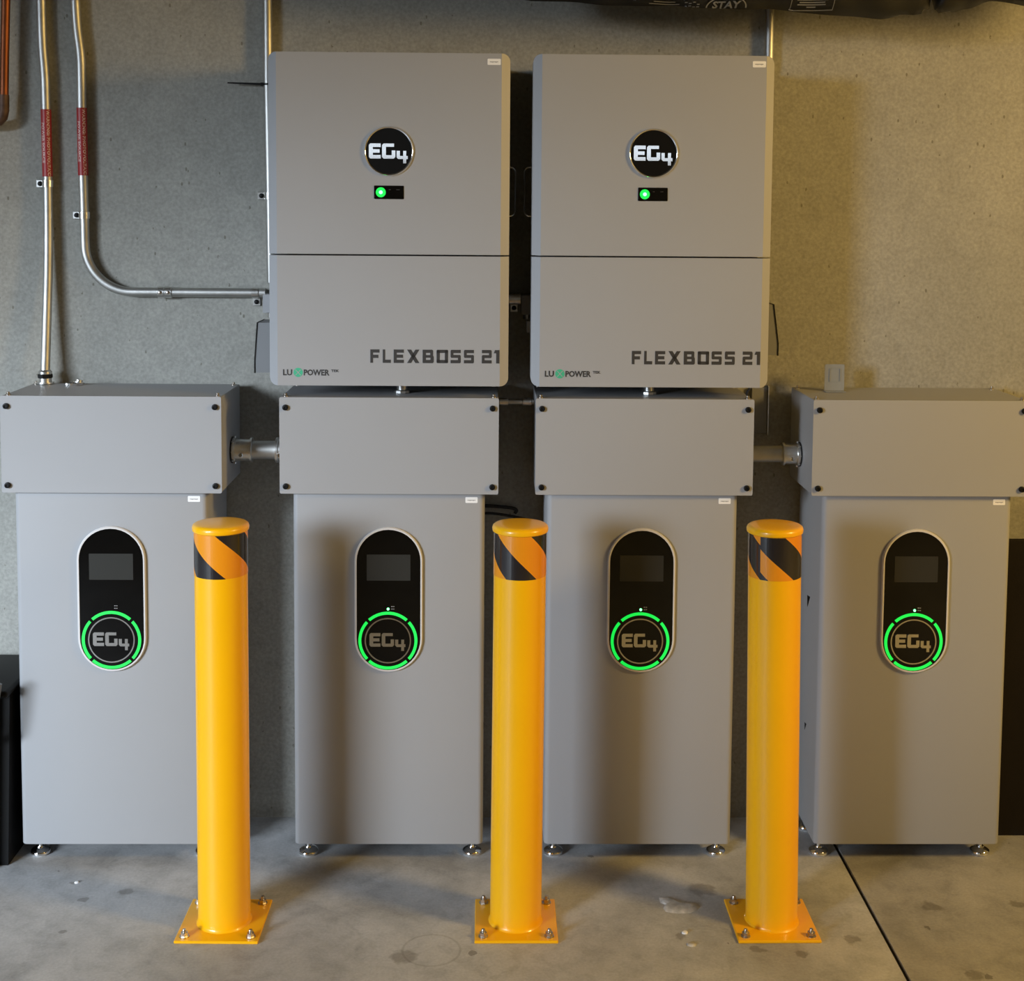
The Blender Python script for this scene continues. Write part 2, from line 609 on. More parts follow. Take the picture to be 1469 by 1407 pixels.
def eg_logo(mb, cx, cz, w, y0, y1):
    """the three-character emblem, w = total width; traced in units of 595 x 300"""
    k = w / 595.0
    P = []
    # E
    P += [[(22, 0), (62, 0), (62, 230), (22, 230), (0, 205), (0, 25)], R_(62, 182, 0, 55), R_(62, 165, 88, 142), R_(62, 182, 175, 230)]
    # G
    P += [[(225, 0), (262, 0), (262, 230), (225, 230), (202, 205), (202, 25)], R_(262, 385, 180, 230), R_(262, 350, 0, 52), [(350, 0), (380, 0), (405, 25), (405, 125), (350, 125)]]
    # 4
    P += [[(450, -5), (475, -5), (475, 120), (425, 120), (425, 20)], R_(475, 525, -5, 42), R_(525, 572, -70, 120), R_(572, 595, -5, 42)]
    for poly in P:
        mb.prism([(cx + (x - 297.5) * k, cz + (z - 95) * k) for x, z in poly], y0, y1)


# ------------------------------------------------------------------ setting
WALL = 3.44
mb = MB()
mb.box(-5.2, 4.9, WALL, WALL + 0.2, -0.05, 3.0)
tag(mb.build('wall_back', MAT['wall'], smooth=0), kind='structure')
mb = MB()
mb.box(-5.2, -5.0, -0.4, WALL, -0.05, 3.0)
tag(mb.build('wall_left', MAT['side_wall'], smooth=0), kind='structure')
mb = MB()
mb.box(4.9, 5.1, -0.4, WALL, -0.05, 3.0)
tag(mb.build('wall_right', MAT['side_wall'], smooth=0), kind='structure')
mb = MB()   # front wall around the open garage door
mb.box(-5.2, 5.1, -0.5, -0.35, 2.49, 3.0)
mb.box(-2.55, 5.1, -0.5, -0.35, -0.05, 1.825)
mb.box(-2.55, 5.1, -0.5, -0.35, 1.935, 2.49)
for x0, x1 in ((-2.55, -1.30), (-0.03, 0.03), (1.50, 5.1)):      # slots between these piers, added so the inverter lettering reflects bright sky
    mb.box(x0, x1, -0.5, -0.35, 1.825, 1.935)
tag(mb.build('wall_front', MAT['side_wall'], smooth=0), kind='structure')
mb = MB()
mb.box(-5.2, 5.1, -0.5, WALL + 0.2, 3.0, 3.1)
tag(mb.build('ceiling', MAT['ceiling'], smooth=0), kind='structure')

JX0, JX1 = 0.8715, 0.8805
mb = MB()
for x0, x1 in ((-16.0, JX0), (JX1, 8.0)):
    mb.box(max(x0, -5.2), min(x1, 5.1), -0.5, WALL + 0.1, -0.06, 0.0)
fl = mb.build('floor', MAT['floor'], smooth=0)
tag(fl, kind='structure')
mb = MB()
mb.box(-20, 12, -22, -0.5, -0.08, -0.02)
tag(mb.build('driveway', MAT['asphalt'], smooth=0), kind='structure')
mb = MB()
mb.box(JX0 - 0.001, JX1 + 0.001, -0.5, WALL + 0.1, -0.05, -0.006)
jf = mb.build('joint_filler', MAT['filler'], fl, smooth=0)
jf['label'] = 'dark filler strip in the floor joint'


# ------------------------------------------------------------------ battery cabinets
CW, CZ0, CZ1, CY0, CY1 = 0.4555, 0.049, 0.912, 3.185, 3.420


def make_foot(px, py, root):
    m = MB()
    m.lathe((px, py, 0), (0, 0, 1), [(0.0210, 0.0), (0.0240, 0.003), (0.0242, 0.0075), (0.0220, 0.0115), (0.0150, 0.0150), (0.0100, 0.0175), (0.009, 0.020)], 28)
    f = m.build('leveling_foot', MAT['chrome'], root)
    m = MB()
    m.cyl((px, py, 0.019), (px, py, 0.052), 0.0048, n=14)
    m.build('threaded_stem', MAT['zinc'], f)
    m = MB()
    m.cyl((px, py, 0.030), (px, py, 0.038), 0.009, n=6)
    m.build('hex_nut', MAT['zinc'], f, smooth=0)


def make_cabinet(cx, label):
    t = thing('battery_cabinet', label, 'battery cabinet', (cx, CY0, 0), 'row of grey battery cabinets')
    D = CY1 - CY0
    h = CW / 2
    m = MB()
    bm = bmesh.new()
    bmesh.ops.create_cube(bm, size=1)
    for v in bm.verts:
        v.co = Vector((v.co.x * CW, D / 2 + v.co.y * D, (CZ0 + CZ1) / 2 + v.co.z * (CZ1 - CZ0)))
    es = [e for e in bm.edges if abs((e.verts[0].co - e.verts[1].co).normalized().z) > 0.9 and e.verts[0].co.y < D / 2]
    bmesh.ops.bevel(bm, geom=es, offset=0.013, segments=4, profile=0.5, affect='EDGES')
    es = [e for e in bm.edges if e.verts[0].co.z < CZ0 + 1e-4 and e.verts[1].co.z < CZ0 + 1e-4]
    bmesh.ops.bevel(bm, geom=es, offset=0.003, segments=2, profile=0.5, affect='EDGES')
    m.from_bm(bm)
    bm.free()
    m.build('body', MAT['paint'], t)
    # handle notches cut in both flanks
    for s in (-1, 1):
        for z, sz in ((0.62, 0.016), (0.30, 0.010)):
            m = MB()
            x = s * h
            y = 0.115
            vs = [(x + s * 0.0005, y - sz, z + sz), (x + s * 0.0005, y + sz * 0.8, z + sz * 0.8), (x + s * 0.0005, y + sz * 0.6, z - sz)]
            vs += [(x - s * 0.004, p[1], p[2]) for p in vs]
            m.add(vs, [(0, 1, 2), (3, 5, 4), (0, 3, 4, 1), (1, 4, 5, 2), (2, 5, 3, 0)])
            m.build('flank_notch', MAT['black'], t, smooth=0)
    for x in (-h + 0.026, h - 0.026):
        for y in (0.058, 0.195):
            make_foot(x, y, t)
    # control panel
    px, pz, pw, ph = 0.0, 0.656, 0.1625, 0.352
    m = MB()
    o1, o2, i1 = stadium(px, pz, pw, ph), stadium(px, pz, pw - 0.004, ph - 0.004), stadium(px, pz, pw - 0.0105, ph - 0.0105)
    m.ring(o2, i1, -0.0085, -0.0065)
    n = len(o1)
    m.add([(x, -0.0085, z) for x, z in o2] + [(x, -0.006, z) for x, z in o1] + [(x, 0.001, z) for x, z in o1],
          [(i, i + n, (i + 1) % n + n, (i + 1) % n) for i in range(n)] + [(i + n, i + 2 * n, (i + 1) % n + 2 * n, (i + 1) % n + n) for i in range(n)])
    rim = m.build('panel_rim', MAT['rim'], t)
    m = MB()
    m.prism(i1, -0.0072, 0.0005)
    gl = m.build('control_panel', MAT['glass'], t, smooth=0)
    Y = -0.0072
    m = MB()
    m.prism(rrect(px - 0.052, px + 0.052, 0.7035, 0.7665, 0.001, 2), Y - 0.0006, Y)
    m.build('display', MAT['screen'], gl, smooth=0)
    rx, rz = px - 0.0015, 0.5575
    for q in range(4):
        a = PI / 2 * q + PI / 4
        m = MB()
        arc_band(m, rx, rz, 0.0635, 0.0705, a + 0.055, a + PI / 2 - 0.055, Y - 0.0012, Y, 22)
        m.build('light_segment', MAT['led'], gl)
    m = MB()
    m.ring(circle(rx, rz, 0.0555), circle(rx, rz, 0.0525), Y - 0.0014, Y)
    m.build('badge_ring', MAT['silver'], gl)
    m = MB()
    eg_logo(m, rx - 0.001, rz - 0.001, 0.086, Y - 0.0012, Y)
    lt = m.build('lettering', MAT['silver'], gl, smooth=0)
    m = MB()
    m.cyl((px - 0.001, Y - 0.0012, 0.6345), (px - 0.001, Y, 0.6345), 0.0030, n=16)
    m.build('status_light', MAT['led_hot'], gl)
    m = MB()
    for zz in (0.6405, 0.6345):      # illegible caption marks
        for k, w in enumerate((0.0020, 0.0014, 0.0022)):
            m.box(px + 0.0062 + k * 0.0027, px + 0.0062 + k * 0.0027 + w, Y - 0.0008, Y - 0.0002, zz - 0.0009, zz + 0.0009)
    m.build('panel_caption', MAT['grey_letters'], gl, smooth=0)['kind'] = 'stuff'
    # sticker in the upper right corner
    m = MB()
    m.prism(rrect(0.182, 0.211, 0.8905, 0.9045, 0.002), -0.0006, 0)
    s = m.build('sticker', MAT['white'], t, smooth=0)
    m = MB()
    for k in range(7):               # illegible print
        m.box(0.1870 + k * 0.0028, 0.1890 + k * 0.0028, -0.0009, -0.0005, 0.8962 - 0.0004 * (k % 3), 0.8982)
    m.build('sticker_print', MAT['grey_letters'], s, smooth=0)['kind'] = 'stuff'
    return t


CABX = (-0.8965, -0.2385, 0.3655, 1.0245)
CABL = ('grey battery cabinet at the far left, under the box with the vertical conduit on top',
        'grey battery cabinet between the left and middle yellow bollards',
        'grey battery cabinet between the middle and right yellow bollards',
        'grey battery cabinet at the far right, standing over the floor joint')
cab = make_cabinet(CABX[0], CABL[0])

for x, l in zip(CABX[1:], CABL[1:]):
    copy_tree(cab, (x, CY0, 0), l)
for o in list(bpy.data.objects):      # the status light of the leftmost cabinet is off and dark
    if o.name == 'status_light':
        bpy.data.objects.remove(o, do_unlink=True)
        break


# ------------------------------------------------------------------ junction boxes above the cabinets
BW, BZ0, BZ1, BY0, BY1 = 0.5160, 0.9145, 1.1440, 3.168, 3.410


def make_box(cx, label):
    t = thing('junction_box', label, 'junction box', (cx, BY0, BZ0), 'grey junction boxes above the battery cabinets')
    h, D, H = BW / 2, BY1 - BY0, BZ1 - BZ0
    m = MB()
    m.bbox(-h + 0.001, h - 0.001, 0.003, D, 0.001, H - 0.001, 0.0015, 1)
    m.build('body', MAT['paint'], t)
    m = MB()
    m.bbox(-h, h, 0.0, 0.0025, 0.0, H, 0.0035, 2, edges='y')
    m.build('cover_plate', MAT['paint'], t)
    for x in (-h + 0.0145, h - 0.0145):
        for z in (0.018, H - 0.024):
            m = MB()
            m.lathe((x, 0.001, z), (0, -1, 0), [(0.0068, 0.0), (0.0072, 0.004), (0.0066, 0.0075), (0.0038, 0.0082), (0.0034, 0.0060)], 18)
            m.build('cover_screw', MAT['black'], t)
    for x in (-h + 0.012, h - 0.012):
        for y in (0.022, D - 0.022):
            m = MB()
            m.lathe((x, y, H - 0.002), (0, 0, 1), [(0.0062, 0.0), (0.0062, 0.003), (0.004, 0.0045), (0.004, 0.008), (0.002, 0.009)], 12)
            m.build('top_screw', MAT['bolt'], t)
    return t


BOXX = (-0.8885, -0.2365, 0.3670, 1.0235)
BOXL = ('grey junction box at the far left, with a vertical conduit entering its top',
        'grey junction box directly under the left inverter',
        'grey junction box directly under the right inverter',
        'grey junction box at the far right, with a clear plastic piece on its top')
bx = make_box(BOXX[0], BOXL[0])
boxes = [bx] + [copy_tree(bx, (x, BY0, BZ0), l) for x, l in zip(BOXX[1:], BOXL[1:])]

# ------------------------------------------------------------------ inverters
IW, IZ0, IZ1, IY = 0.5575, 1.1745, 1.9435, 3.150


def cover_loft(mb, z0, z1, round_top, round_bot, D=0.075, ch=0.020, cd=0.013, r=0.018):
    h = IW / 2
    rows = []
    n = 6
    zs = []
    if round_bot:
        for i in range(n + 1):
            a = PI / 2 * i / n
            zs.append((z0 + r * (1 - math.sin(PI / 2 - a) if False else 1 - math.cos(a)), h - r * (1 - math.sin(a))))
        zs = [(z0 + r * (1 - math.cos(PI / 2 * i / n)), h - r * (1 - math.sin(PI / 2 * i / n))) for i in range(n + 1)]
    else:
        zs = [(z0, h)]
    if round_top:
        zs += [(z1 - r * (1 - math.cos(PI / 2 * i / n)), h - r * (1 - math.sin(PI / 2 * i / n))) for i in range(n, -1, -1)]
    else:
        zs += [(z1, h)]
    vs, fs = [], []
    for z, w in zs:
        inner = h - ch
        yf = cd * max(0.0, (w - inner)) / ch
        vs += [(-w, D, z), (-w, yf, z), (-inner, 0, z), (inner, 0, z), (w, yf, z), (w, D, z)]
    for k in range(len(zs) - 1):
        for i in range(6):
            j = (i + 1) % 6
            fs.append((k * 6 + i, k * 6 + j, (k + 1) * 6 + j, (k + 1) * 6 + i))
    fs.append((0, 1, 2, 3, 4, 5))
    k = (len(zs) - 1) * 6
    fs.append(tuple(k + i for i in (5, 4, 3, 2, 1, 0)))
    mb.add(vs, fs)


def make_inverter(cx, label):
    t = thing('solar_inverter', label, 'inverter', (cx, IY, IZ0), 'wall mounted grey inverters')
    H = IZ1 - IZ0
    seam = 1.4795 - IZ0
    m = MB()
    m.bbox(-0.262, 0.262, 0.070, WALL - IY - 0.012, 0.004, H - 0.006, 0.006, 2)
    body = m.build('casing', MAT['paint_dark'], t)
    m = MB()
    for z in (0.15, H - 0.15):
        m.box(-0.20, 0.20, WALL - IY - 0.014, WALL - IY, z - 0.03, z + 0.03)
    m.build('mounting_rail', MAT['zinc'], t, smooth=0)
    m = MB()
    cover_loft(m, seam + 0.0018, H, True, False)
    up_ = m.build('upper_cover', MAT['paint'], t, smooth=20)
    m = MB()
    cover_loft(m, 0, seam - 0.0018, False, True)
    lo = m.build('lower_cover', MAT['paint'], t, smooth=20)
    # round emblem
    bz = 1.7190 - IZ0
    m = MB()
    m.prism(circle(0, bz, 0.0530), -0.0035, 0.0)
    bd = m.build('emblem', MAT['badge'], t, smooth=0)
    m = MB()
    n = 56
    prof = [(0.0575, 0.0), (0.0572, -0.004), (0.0550, -0.0062), (0.0530, -0.0055), (0.0522, -0.0034)]
    vs, fs = [], []
    for r, y in prof:
        for i in range(n):
            a = 2 * PI * i / n
            vs.append((r * math.cos(a), y, bz + r * math.sin(a)))
    for k in range(len(prof) - 1):
        for i in range(n):
            fs.append((k * n + i, k * n + (i + 1) % n, (k + 1) * n + (i + 1) % n, (k + 1) * n + i))
    m.add(vs, fs)
    m.build('emblem_ring', MAT['chrome'], bd, smooth=60)
    m = MB()
    eg_logo(m, -0.001, bz - 0.003, 0.0895, -0.0050, -0.0034)
    m.build('lettering', MAT['mirror_letters'], bd, smooth=0)
    # indicator window
    wz = 1.6245 - IZ0
    m = MB()
    m.prism(rrect(-0.034, 0.0345, wz - 0.0155, wz + 0.0155, 0.0015, 2), -0.0012, 0.0)
    dp = m.build('indicator_window', MAT['glass'], t, smooth=0)
    m = MB()
    m.cyl((-0.0185, -0.003, wz), (-0.0185, -0.001, wz), 0.0042, n=18)
    m.build('status_light', MAT['led_hot'], dp)
    m = MB()
    m.ring(circle(-0.0185, wz, 0.0115, 24), circle(-0.0185, wz, 0.0042, 24), -0.0020, -0.0010)
    m.build('glare_ring', MAT['led'], dp, smooth=0)  # glowing ring stands in for the bloom round the status light
    m = MB()
    for xx in (0.000, 0.0025, 0.0175, 0.0200, 0.0225):
        m.box(xx, xx + 0.0018, -0.0016, -0.0011, wz + 0.0052, wz + 0.0070)
    m.build('window_caption', MAT['ink'], dp, smooth=0)['kind'] = 'stuff'
    # sticker
    m = MB()
    m.prism(rrect(0.226, 0.2565, 1.9175 - IZ0, 1.9315 - IZ0, 0.002), -0.0006, 0)
    s = m.build('sticker', MAT['white'], t, smooth=0)
    m = MB()
    for k in range(7):               # illegible print
        m.box(0.2315 + k * 0.0028, 0.2335 + k * 0.0028, -0.0009, -0.0005, 1.9235 - IZ0 - 0.0004 * (k % 3), 1.9255 - IZ0)
    m.build('sticker_print', MAT['grey_letters'], s, smooth=0)['kind'] = 'stuff'
    # lettering along the bottom
    m = MB()
    px = [('F', 607, 665), ('L', 685, 736), ('E', 754, 818), ('X', 838, 916), ('B', 936, 1006), ('O', 1024, 1096),
          ('S', 1112, 1176), ('S', 1196, 1259), ('2', 1309, 1371), ('1', 1384, 1420)]
    for ch, a, b_ in px:
        xa = -0.043 + (a - 607) / 813 * 0.301
        xb = -0.043 + (b_ - 607) / 813 * 0.301
        glyph(m, ch, xa, xb, 1.2285 - IZ0, 1.2600 - IZ0, -0.0005, 0.0)
    m.build('lettering', MAT['ink'], t, smooth=0)
    zc = 1.2050 - IZ0
    m = MB()
    put_text(m, 'LU', 0.02, -0.2355, zc, -0.0005, width=0.0215, height=0.0145)
    put_text(m, 'POWER', 0.02, -0.1680, zc, -0.0005, width=0.0600, height=0.0145)
    put_text(m, 'TEK', 0.01, -0.1250, zc + 0.0042, -0.0005, width=0.0185, height=0.0060)
    lg = m.build('logo', MAT['ink'], t, smooth=0)
    m = MB()
    m.prism(circle(-0.2110, zc, 0.0108, 28), -0.0005, 0)
    gd = m.build('logo_disc', MAT['logo_green'], lg, smooth=0)
    m = MB()
    for s in (-1, 1):
        m.add([(-0.2110 + s * a, -0.0009, zc + b_) for a, b_ in ((-0.0072, -0.0068), (-0.0052, -0.0068), (0.0072, 0.0068), (0.0052, 0.0068))], [(0, 1, 2, 3)])
    m.build('logo_mark', MAT['paint'], lg, smooth=0)
    # wire handles on both flanks
    for s in (-1, 1):
        m = MB()
        z0, z1, r = 1.572 - IZ0, 1.688 - IZ0, 0.012
        xo = s * 0.294
        y = 0.13
        pts = [(s * 0.258, y, z0)]
        pts += [(xo - s * r + s * r * math.sin(a), y, z0 + r - r * math.cos(a)) for a in [PI / 2 * i / 5 for i in range(6)]]
        pts += [(xo - s * r + s * r * math.cos(a), y, z1 - r + r * math.sin(a)) for a in [PI / 2 * i / 5 for i in range(6)]]
        pts += [(s * 0.258, y, z1)]
        m.tube(pts, 0.0024, 10)
        m.build('handle', MAT['silver'], t)
    return t


INVX = (-0.2360, 0.3745)
inv1 = make_inverter(INVX[0], 'left grey wall inverter with a round black emblem, beside the curved conduit')
inv2 = copy_tree(inv1, (INVX[1], IY, IZ0), 'right grey wall inverter with a round black emblem, under the black bag')


def side_guard(root, cx, s, x_in, x_top, x_bot, z0, z1, ya=3.30, yb=3.40):
    """tapered sheet metal cover on the flank; numbers in world space, made local to the inverter"""
    m = MB()
    L = lambda x, y, z: (x - cx, y - IY, z - IZ0)
    zb = z0 + (z1 - z0) * 0.24
    xb = x_bot - s * 0.002
    secs = []
    vs = []
    for y in (ya, yb):
        vs += [L(x_in, y, z0), L(x_bot, y, z0), L(x_bot, y, zb), L(x_top, y, z1), L(x_in, y, z1)]
    m.add(vs, [(0, 1, 2, 3, 4), (9, 8, 7, 6, 5)] + [(i, i + 5, (i + 1) % 5 + 5, (i + 1) % 5) for i in range(5)])
    g = m.build('side_guard', MAT['paint_dark'], root, smooth=0)
    m = MB()
    e = s * 0.0022
    vs = []
    for x0, x1, z in ((x_bot, x_bot + e, z0 - 0.001), (x_bot, x_bot + e, zb), (x_top, x_top + e, z1 + 0.001)):
        vs += [L(x0, ya - 0.002, z), L(x1, ya - 0.002, z), L(x1, yb, z), L(x0, yb, z)]
    m.add(vs, [(i + k * 4, (i + 1) % 4 + k * 4, (i + 1) % 4 + (k + 1) * 4, i + (k + 1) * 4) for k in range(2) for i in range(4)] + [(0, 3, 2, 1), (8, 9, 10, 11)])
    m.build('edge_trim', MAT['black'], g, smooth=0)


side_guard(inv1, INVX[0], -1, -0.498, -0.566, -0.573, 1.186, 1.308)
side_guard(inv2, INVX[1], 1, 0.636, 0.692, 0.705, 1.236, 1.360)
# small black knobs on the left flank of the left inverter, grey lug on the right one
for z in (1.408, 1.527):
    m = MB()
    m.lathe((-0.262, 0.14, z - IZ0), (-1, 0, 0), [(0.004, 0.0), (0.004, 0.014), (0.0085, 0.014), (0.009, 0.026), (0.006, 0.0285)], 16)
    m.build('flank_knob', MAT['black'], inv1)
m = MB()
m.bbox(-0.287, -0.258, 0.10, 0.15, 1.292 - IZ0, 1.320 - IZ0, 0.003)
m.build('flank_lug', MAT['paint'], inv2)

# ------------------------------------------------------------------ bollards
BH, BR, BY = 0.8965, 0.0572, 2.915


def clip_poly(poly, f):
    out = []
    for i in range(len(poly)):
        p, q = poly[i], poly[(i + 1) % len(poly)]
        a, b_ = f(p), f(q)
        if a >= 0:
            out.append(p)
        if (a >= 0) != (b_ >= 0):
            t = a / (a - b_)
            out.append((p[0] + (q[0] - p[0]) * t, p[1] + (q[1] - p[1]) * t))
    return out


def tape_mesh(z0, z1, r, starts, width, slope, period, seam, starts2=None):
    """starts: angle (deg) of a black band at the tape's bottom; bands drift by -slope over the height"""
    m = MB()
    H = z1 - z0
    span = (seam, seam + 360)
    cols = 72
    step = 360 / cols
    for k in range(cols):
        a, c = span[0] + k * step, span[0] + (k + 1) * step
        m_ = []
        rect = [(a, 0.0), (c, 0.0), (c, 1.0), (a, 1.0)]
        for j in range(-4, 8):
            for col, b0, b1 in ((1, 0, width), (0, width, period)):
                s0, s1 = starts + j * period + b0, starts + j * period + b1
                p = clip_poly(rect, lambda q: q[0] - (s0 - slope * q[1]))
                if len(p) >= 3:
                    p = clip_poly(p, lambda q: (s1 - slope * q[1]) - q[0])
                if len(p) >= 3:
                    m_.append((p, col))
        for p, col in m_:
            vs = []
            for an, tt in p:
                t = math.radians(an)
                vs.append((r * math.sin(t), -r * math.cos(t), z0 + tt * H))
            m.add(vs, [tuple(range(len(vs)))], col)
    return m


def make_bollard(bx_, label, phase, slope, tilt, yaw, seam, period, width):
    t = thing('safety_bollard', label, 'bollard', (bx_, BY, 0), 'yellow safety bollards')
    t.rotation_euler = (0, 0, yaw)
    hp = 0.091
    m = MB()
    m.bbox(-hp, hp, -hp, hp, 0.0, 0.0065, 0.0015, 1)
    m.build('base_plate', MAT['yellow'], t)
    m = MB()
    m.lathe((0, 0, 0.0060), (0, 0, 1), [(BR + 0.0040, 0.0), (BR + 0.0025, 0.002), (BR + 0.0005, 0.005), (BR, 0.007), (BR, BH - 0.006)], 64)
    p = m.build('post', MAT['yellow'], t)
    p.rotation_euler = (0, tilt, 0)
    m = MB()
    R2 = BR + 0.0030
    z = BH - 0.009
    m.lathe((0, 0, z), (0, 0, 1), [(R2 - 0.002, 0.0), (R2 + 0.0004, 0.002), (R2 + 0.0012, 0.008), (R2 - 0.0004, 0.013), (R2 - 0.004, 0.0158), (R2 - 0.009, 0.0170), (R2 - 0.030, 0.0182), (0.004, 0.0190)], 64)
    c = m.build('cap', MAT['yellow'], p)
    tm = tape_mesh(0.793, BH - 0.004, BR + 0.0006, phase, width, slope, period, seam)
    tp = tm.build('warning_tape', [MAT['tape_yellow'], MAT['tape_black']], p, smooth=60)
    tp['label'] = 'diagonal black and yellow striped tape'
    for sx in (-1, 1):
        for sy in (-1, 1):
            x, y = sx * (hp - 0.019), sy * (hp - 0.019)
            m = MB()
            m.cyl((x, y, 0.0065), (x, y, 0.0085), 0.0105, n=20)
            m.cyl((x, y, 0.0085), (x, y, 0.0165), 0.0082, n=6)
            m.lathe((x, y, 0.012), (0, 0, 1), [(0.0045, 0), (0.0045, 0.0095), (0.0035, 0.0115)], 14)
            m.build('anchor_bolt', MAT['bolt'], t, smooth=30)
    return t


make_bollard(-0.5835, 'yellow steel bollard at left, overlapping the leftmost cabinet', -51, 112, 0.0, -0.015, -215, 157, 73)
make_bollard(0.0650, 'yellow steel bollard in the middle, between the two central cabinets', -32, 100, 0.004, 0.0, -205, 150, 69)
make_bollard(0.6385, 'yellow steel bollard at right, tape seam showing on its front', 32, 112, -0.014, 0.006, -44, 142, 85)


# ------------------------------------------------------------------ conduits on the wall
ER = 0.0116
EY = WALL - ER - 0.009


def smooth_path(pts, n=6):
    """Catmull-Rom through the points"""
    P = [Vector(p) for p in pts]
    out = []
    for i in range(len(P) - 1):
        p0 = P[max(i - 1, 0)]
        p1, p2 = P[i], P[i + 1]
        p3 = P[min(i + 2, len(P) - 1)]
        for k in range(n):
            t = k / n
            out.append(0.5 * ((2 * p1) + (-p0 + p2) * t + (2 * p0 - 5 * p1 + 4 * p2 - p3) * t * t + (-p0 + 3 * p1 - 3 * p2 + p3) * t ** 3))
    out.append(P[-1])
    return out


def wrap_label(parent, x, z0, z1, yc, x1=None):
    x1 = x if x1 is None else x1
    r = ER + 0.0009
    m = MB()
    m.cyl((x1, yc, z0), (x, yc, z1), r, n=28)
    lb = m.build('warning_label', MAT['red'], parent)
    lb['label'] = 'red warning label wrapped round the conduit'
    L = z1 - z0
    m = MB()
    for body, ang, ln, hh in (('WARNING: PHOTOVOLTAIC', 38, L * 0.98, 0.0082), ('POWER SOURCE', -22, L * 0.60, 0.0072)):
        vs, fs = text_mesh(body, 0.01)
        xs = [v[0] for v in vs]
        zs = [v[1] for v in vs]
        mx, mz = (min(xs) + max(xs)) / 2, (min(zs) + max(zs)) / 2
        kx, kz = ln / (max(xs) - min(xs)), hh / (max(zs) - min(zs))
        rr = r + 0.0003
        out = []
        for vx, vz in vs:
            a = math.radians(ang) + (vz - mz) * kz / rr
            zz = (z0 + z1) / 2 - (vx - mx) * kx
            f = (zz - z0) / L
            out.append((x1 + (x - x1) * f + rr * math.sin(a), yc - rr * math.cos(a), zz))
        m.add(out, fs)
    tx = m.build('label_print', MAT['red_text'], lb, smooth=0)


# A: straight conduit down to the top of the leftmost box
Y_A = EY
pA = thing('metal_conduit', 'straight vertical metal conduit dropping to the top of the far left box', 'conduit', (0, 0, 0), 'metal conduits on the wall')
m = MB()
m.tube(smooth_path([(-1.114, Y_A, 2.96), (-1.115, Y_A, 2.20), (-1.114, Y_A, 2.095), (-1.113, Y_A, 1.99), (-1.1085, Y_A, 1.91), (-1.1075, Y_A, 1.83),
                    (-1.1065, Y_A, 1.64), (-1.1075, Y_A - 0.006, 1.45), (-1.111, Y_A - 0.020, 1.27), (-1.1125, Y_A - 0.030, 1.175)]), ER, 22)
m.build('tube', MAT['emt'], pA)
wrap_label(pA, -1.1075, 1.6605, 1.8265, Y_A, -1.1065)
m = MB()
xA, yA = -1.1125, Y_A - 0.030
m.lathe((xA, yA, 1.145), (0, 0, 1), [(0.021, 0.0), (0.021, 0.004), (0.0155, 0.0045), (0.0155, 0.020), (0.0165, 0.021), (0.0165, 0.030), (0.013, 0.034)], 24)
m.build('box_connector', MAT['zinc'], pA)
m = MB()
m.lathe((xA, yA, 1.1585), (0, 0, 1), [(0.0170, 0.0), (0.0190, 0.002), (0.0190, 0.009), (0.0170, 0.011)], 8)
m.build('compression_nut', MAT['black'], pA, smooth=20)

# B: vertical, bends to horizontal towards the left inverter
pB = thing('metal_conduit', 'curved metal conduit bending toward the left inverter', 'conduit', (0, 0, 0), 'metal conduits on the wall')
pts = [(-1.032, EY, 2.96), (-1.031, EY, 2.20), (-1.030, EY, 2.10), (-1.027, EY, 2.03), (-1.0195, EY, 1.96), (-1.0185, EY, 1.90), (-1.0190, EY, 1.75), (-1.0170, EY, 1.57), (-1.0165, EY, 1.50)]
pts = smooth_path(pts)
rb = 0.118
cxb, czb = -1.0165 + rb, 1.3735 + rb
pts += [Vector((cxb - rb * math.cos(a), EY, czb - rb * math.sin(a))) for a in [PI / 2 * i / 14 for i in range(1, 15)]]
pts += [Vector((-0.70, EY, 1.3735)), Vector((-0.566, EY, 1.3735))]
m = MB()
m.tube(pts, ER, 22)
m.build('tube', MAT['emt'], pB)
wrap_label(pB, -1.0190, 1.6640, 1.8310, EY, -1.0180)
m = MB()
m.lathe((-0.836, EY, 1.3735), (1, 0, 0), [(ER + 0.001, 0.0), (ER + 0.003, 0.001), (ER + 0.003, 0.016), (ER + 0.0018, 0.017), (ER + 0.0018, 0.019), (ER + 0.003, 0.020), (ER + 0.003, 0.035), (ER + 0.001, 0.036)], 24)
cp = m.build('coupling', MAT['zinc'], pB)
for x in (-0.828, -0.808):
    m = MB()
    m.lathe((x, EY - ER - 0.001, 1.3735), (0, -1, 0), [(0.0046, 0), (0.0046, 0.004), (0.003, 0.005)], 12)
    m.build('set_screw', MAT['bolt'], cp)

# C: behind the left edge of the left inverter; D: behind the right edge of the right one
pC = thing('metal_conduit', 'vertical metal conduit passing behind the left edge of the left inverter', 'conduit', (0, 0, 0), 'metal conduits on the wall')
m = MB()
m.tube([(-0.557, EY, 2.96), (-0.5565, EY, 1.9), (-0.551, EY, 1.40)], ER, 22)
m.build('tube', MAT['emt'], pC)
pD = thing('metal_conduit', 'short stretch of vertical conduit between the bag and the right inverter', 'conduit', (0, 0, 0), 'metal conduits on the wall')
m = MB()
m.tube([(0.692, EY, 2.96), (0.692, EY, 1.95), (0.672, EY, 1.86), (0.668, EY, 1.42)], ER, 22)
m.build('tube', MAT['emt'], pD)

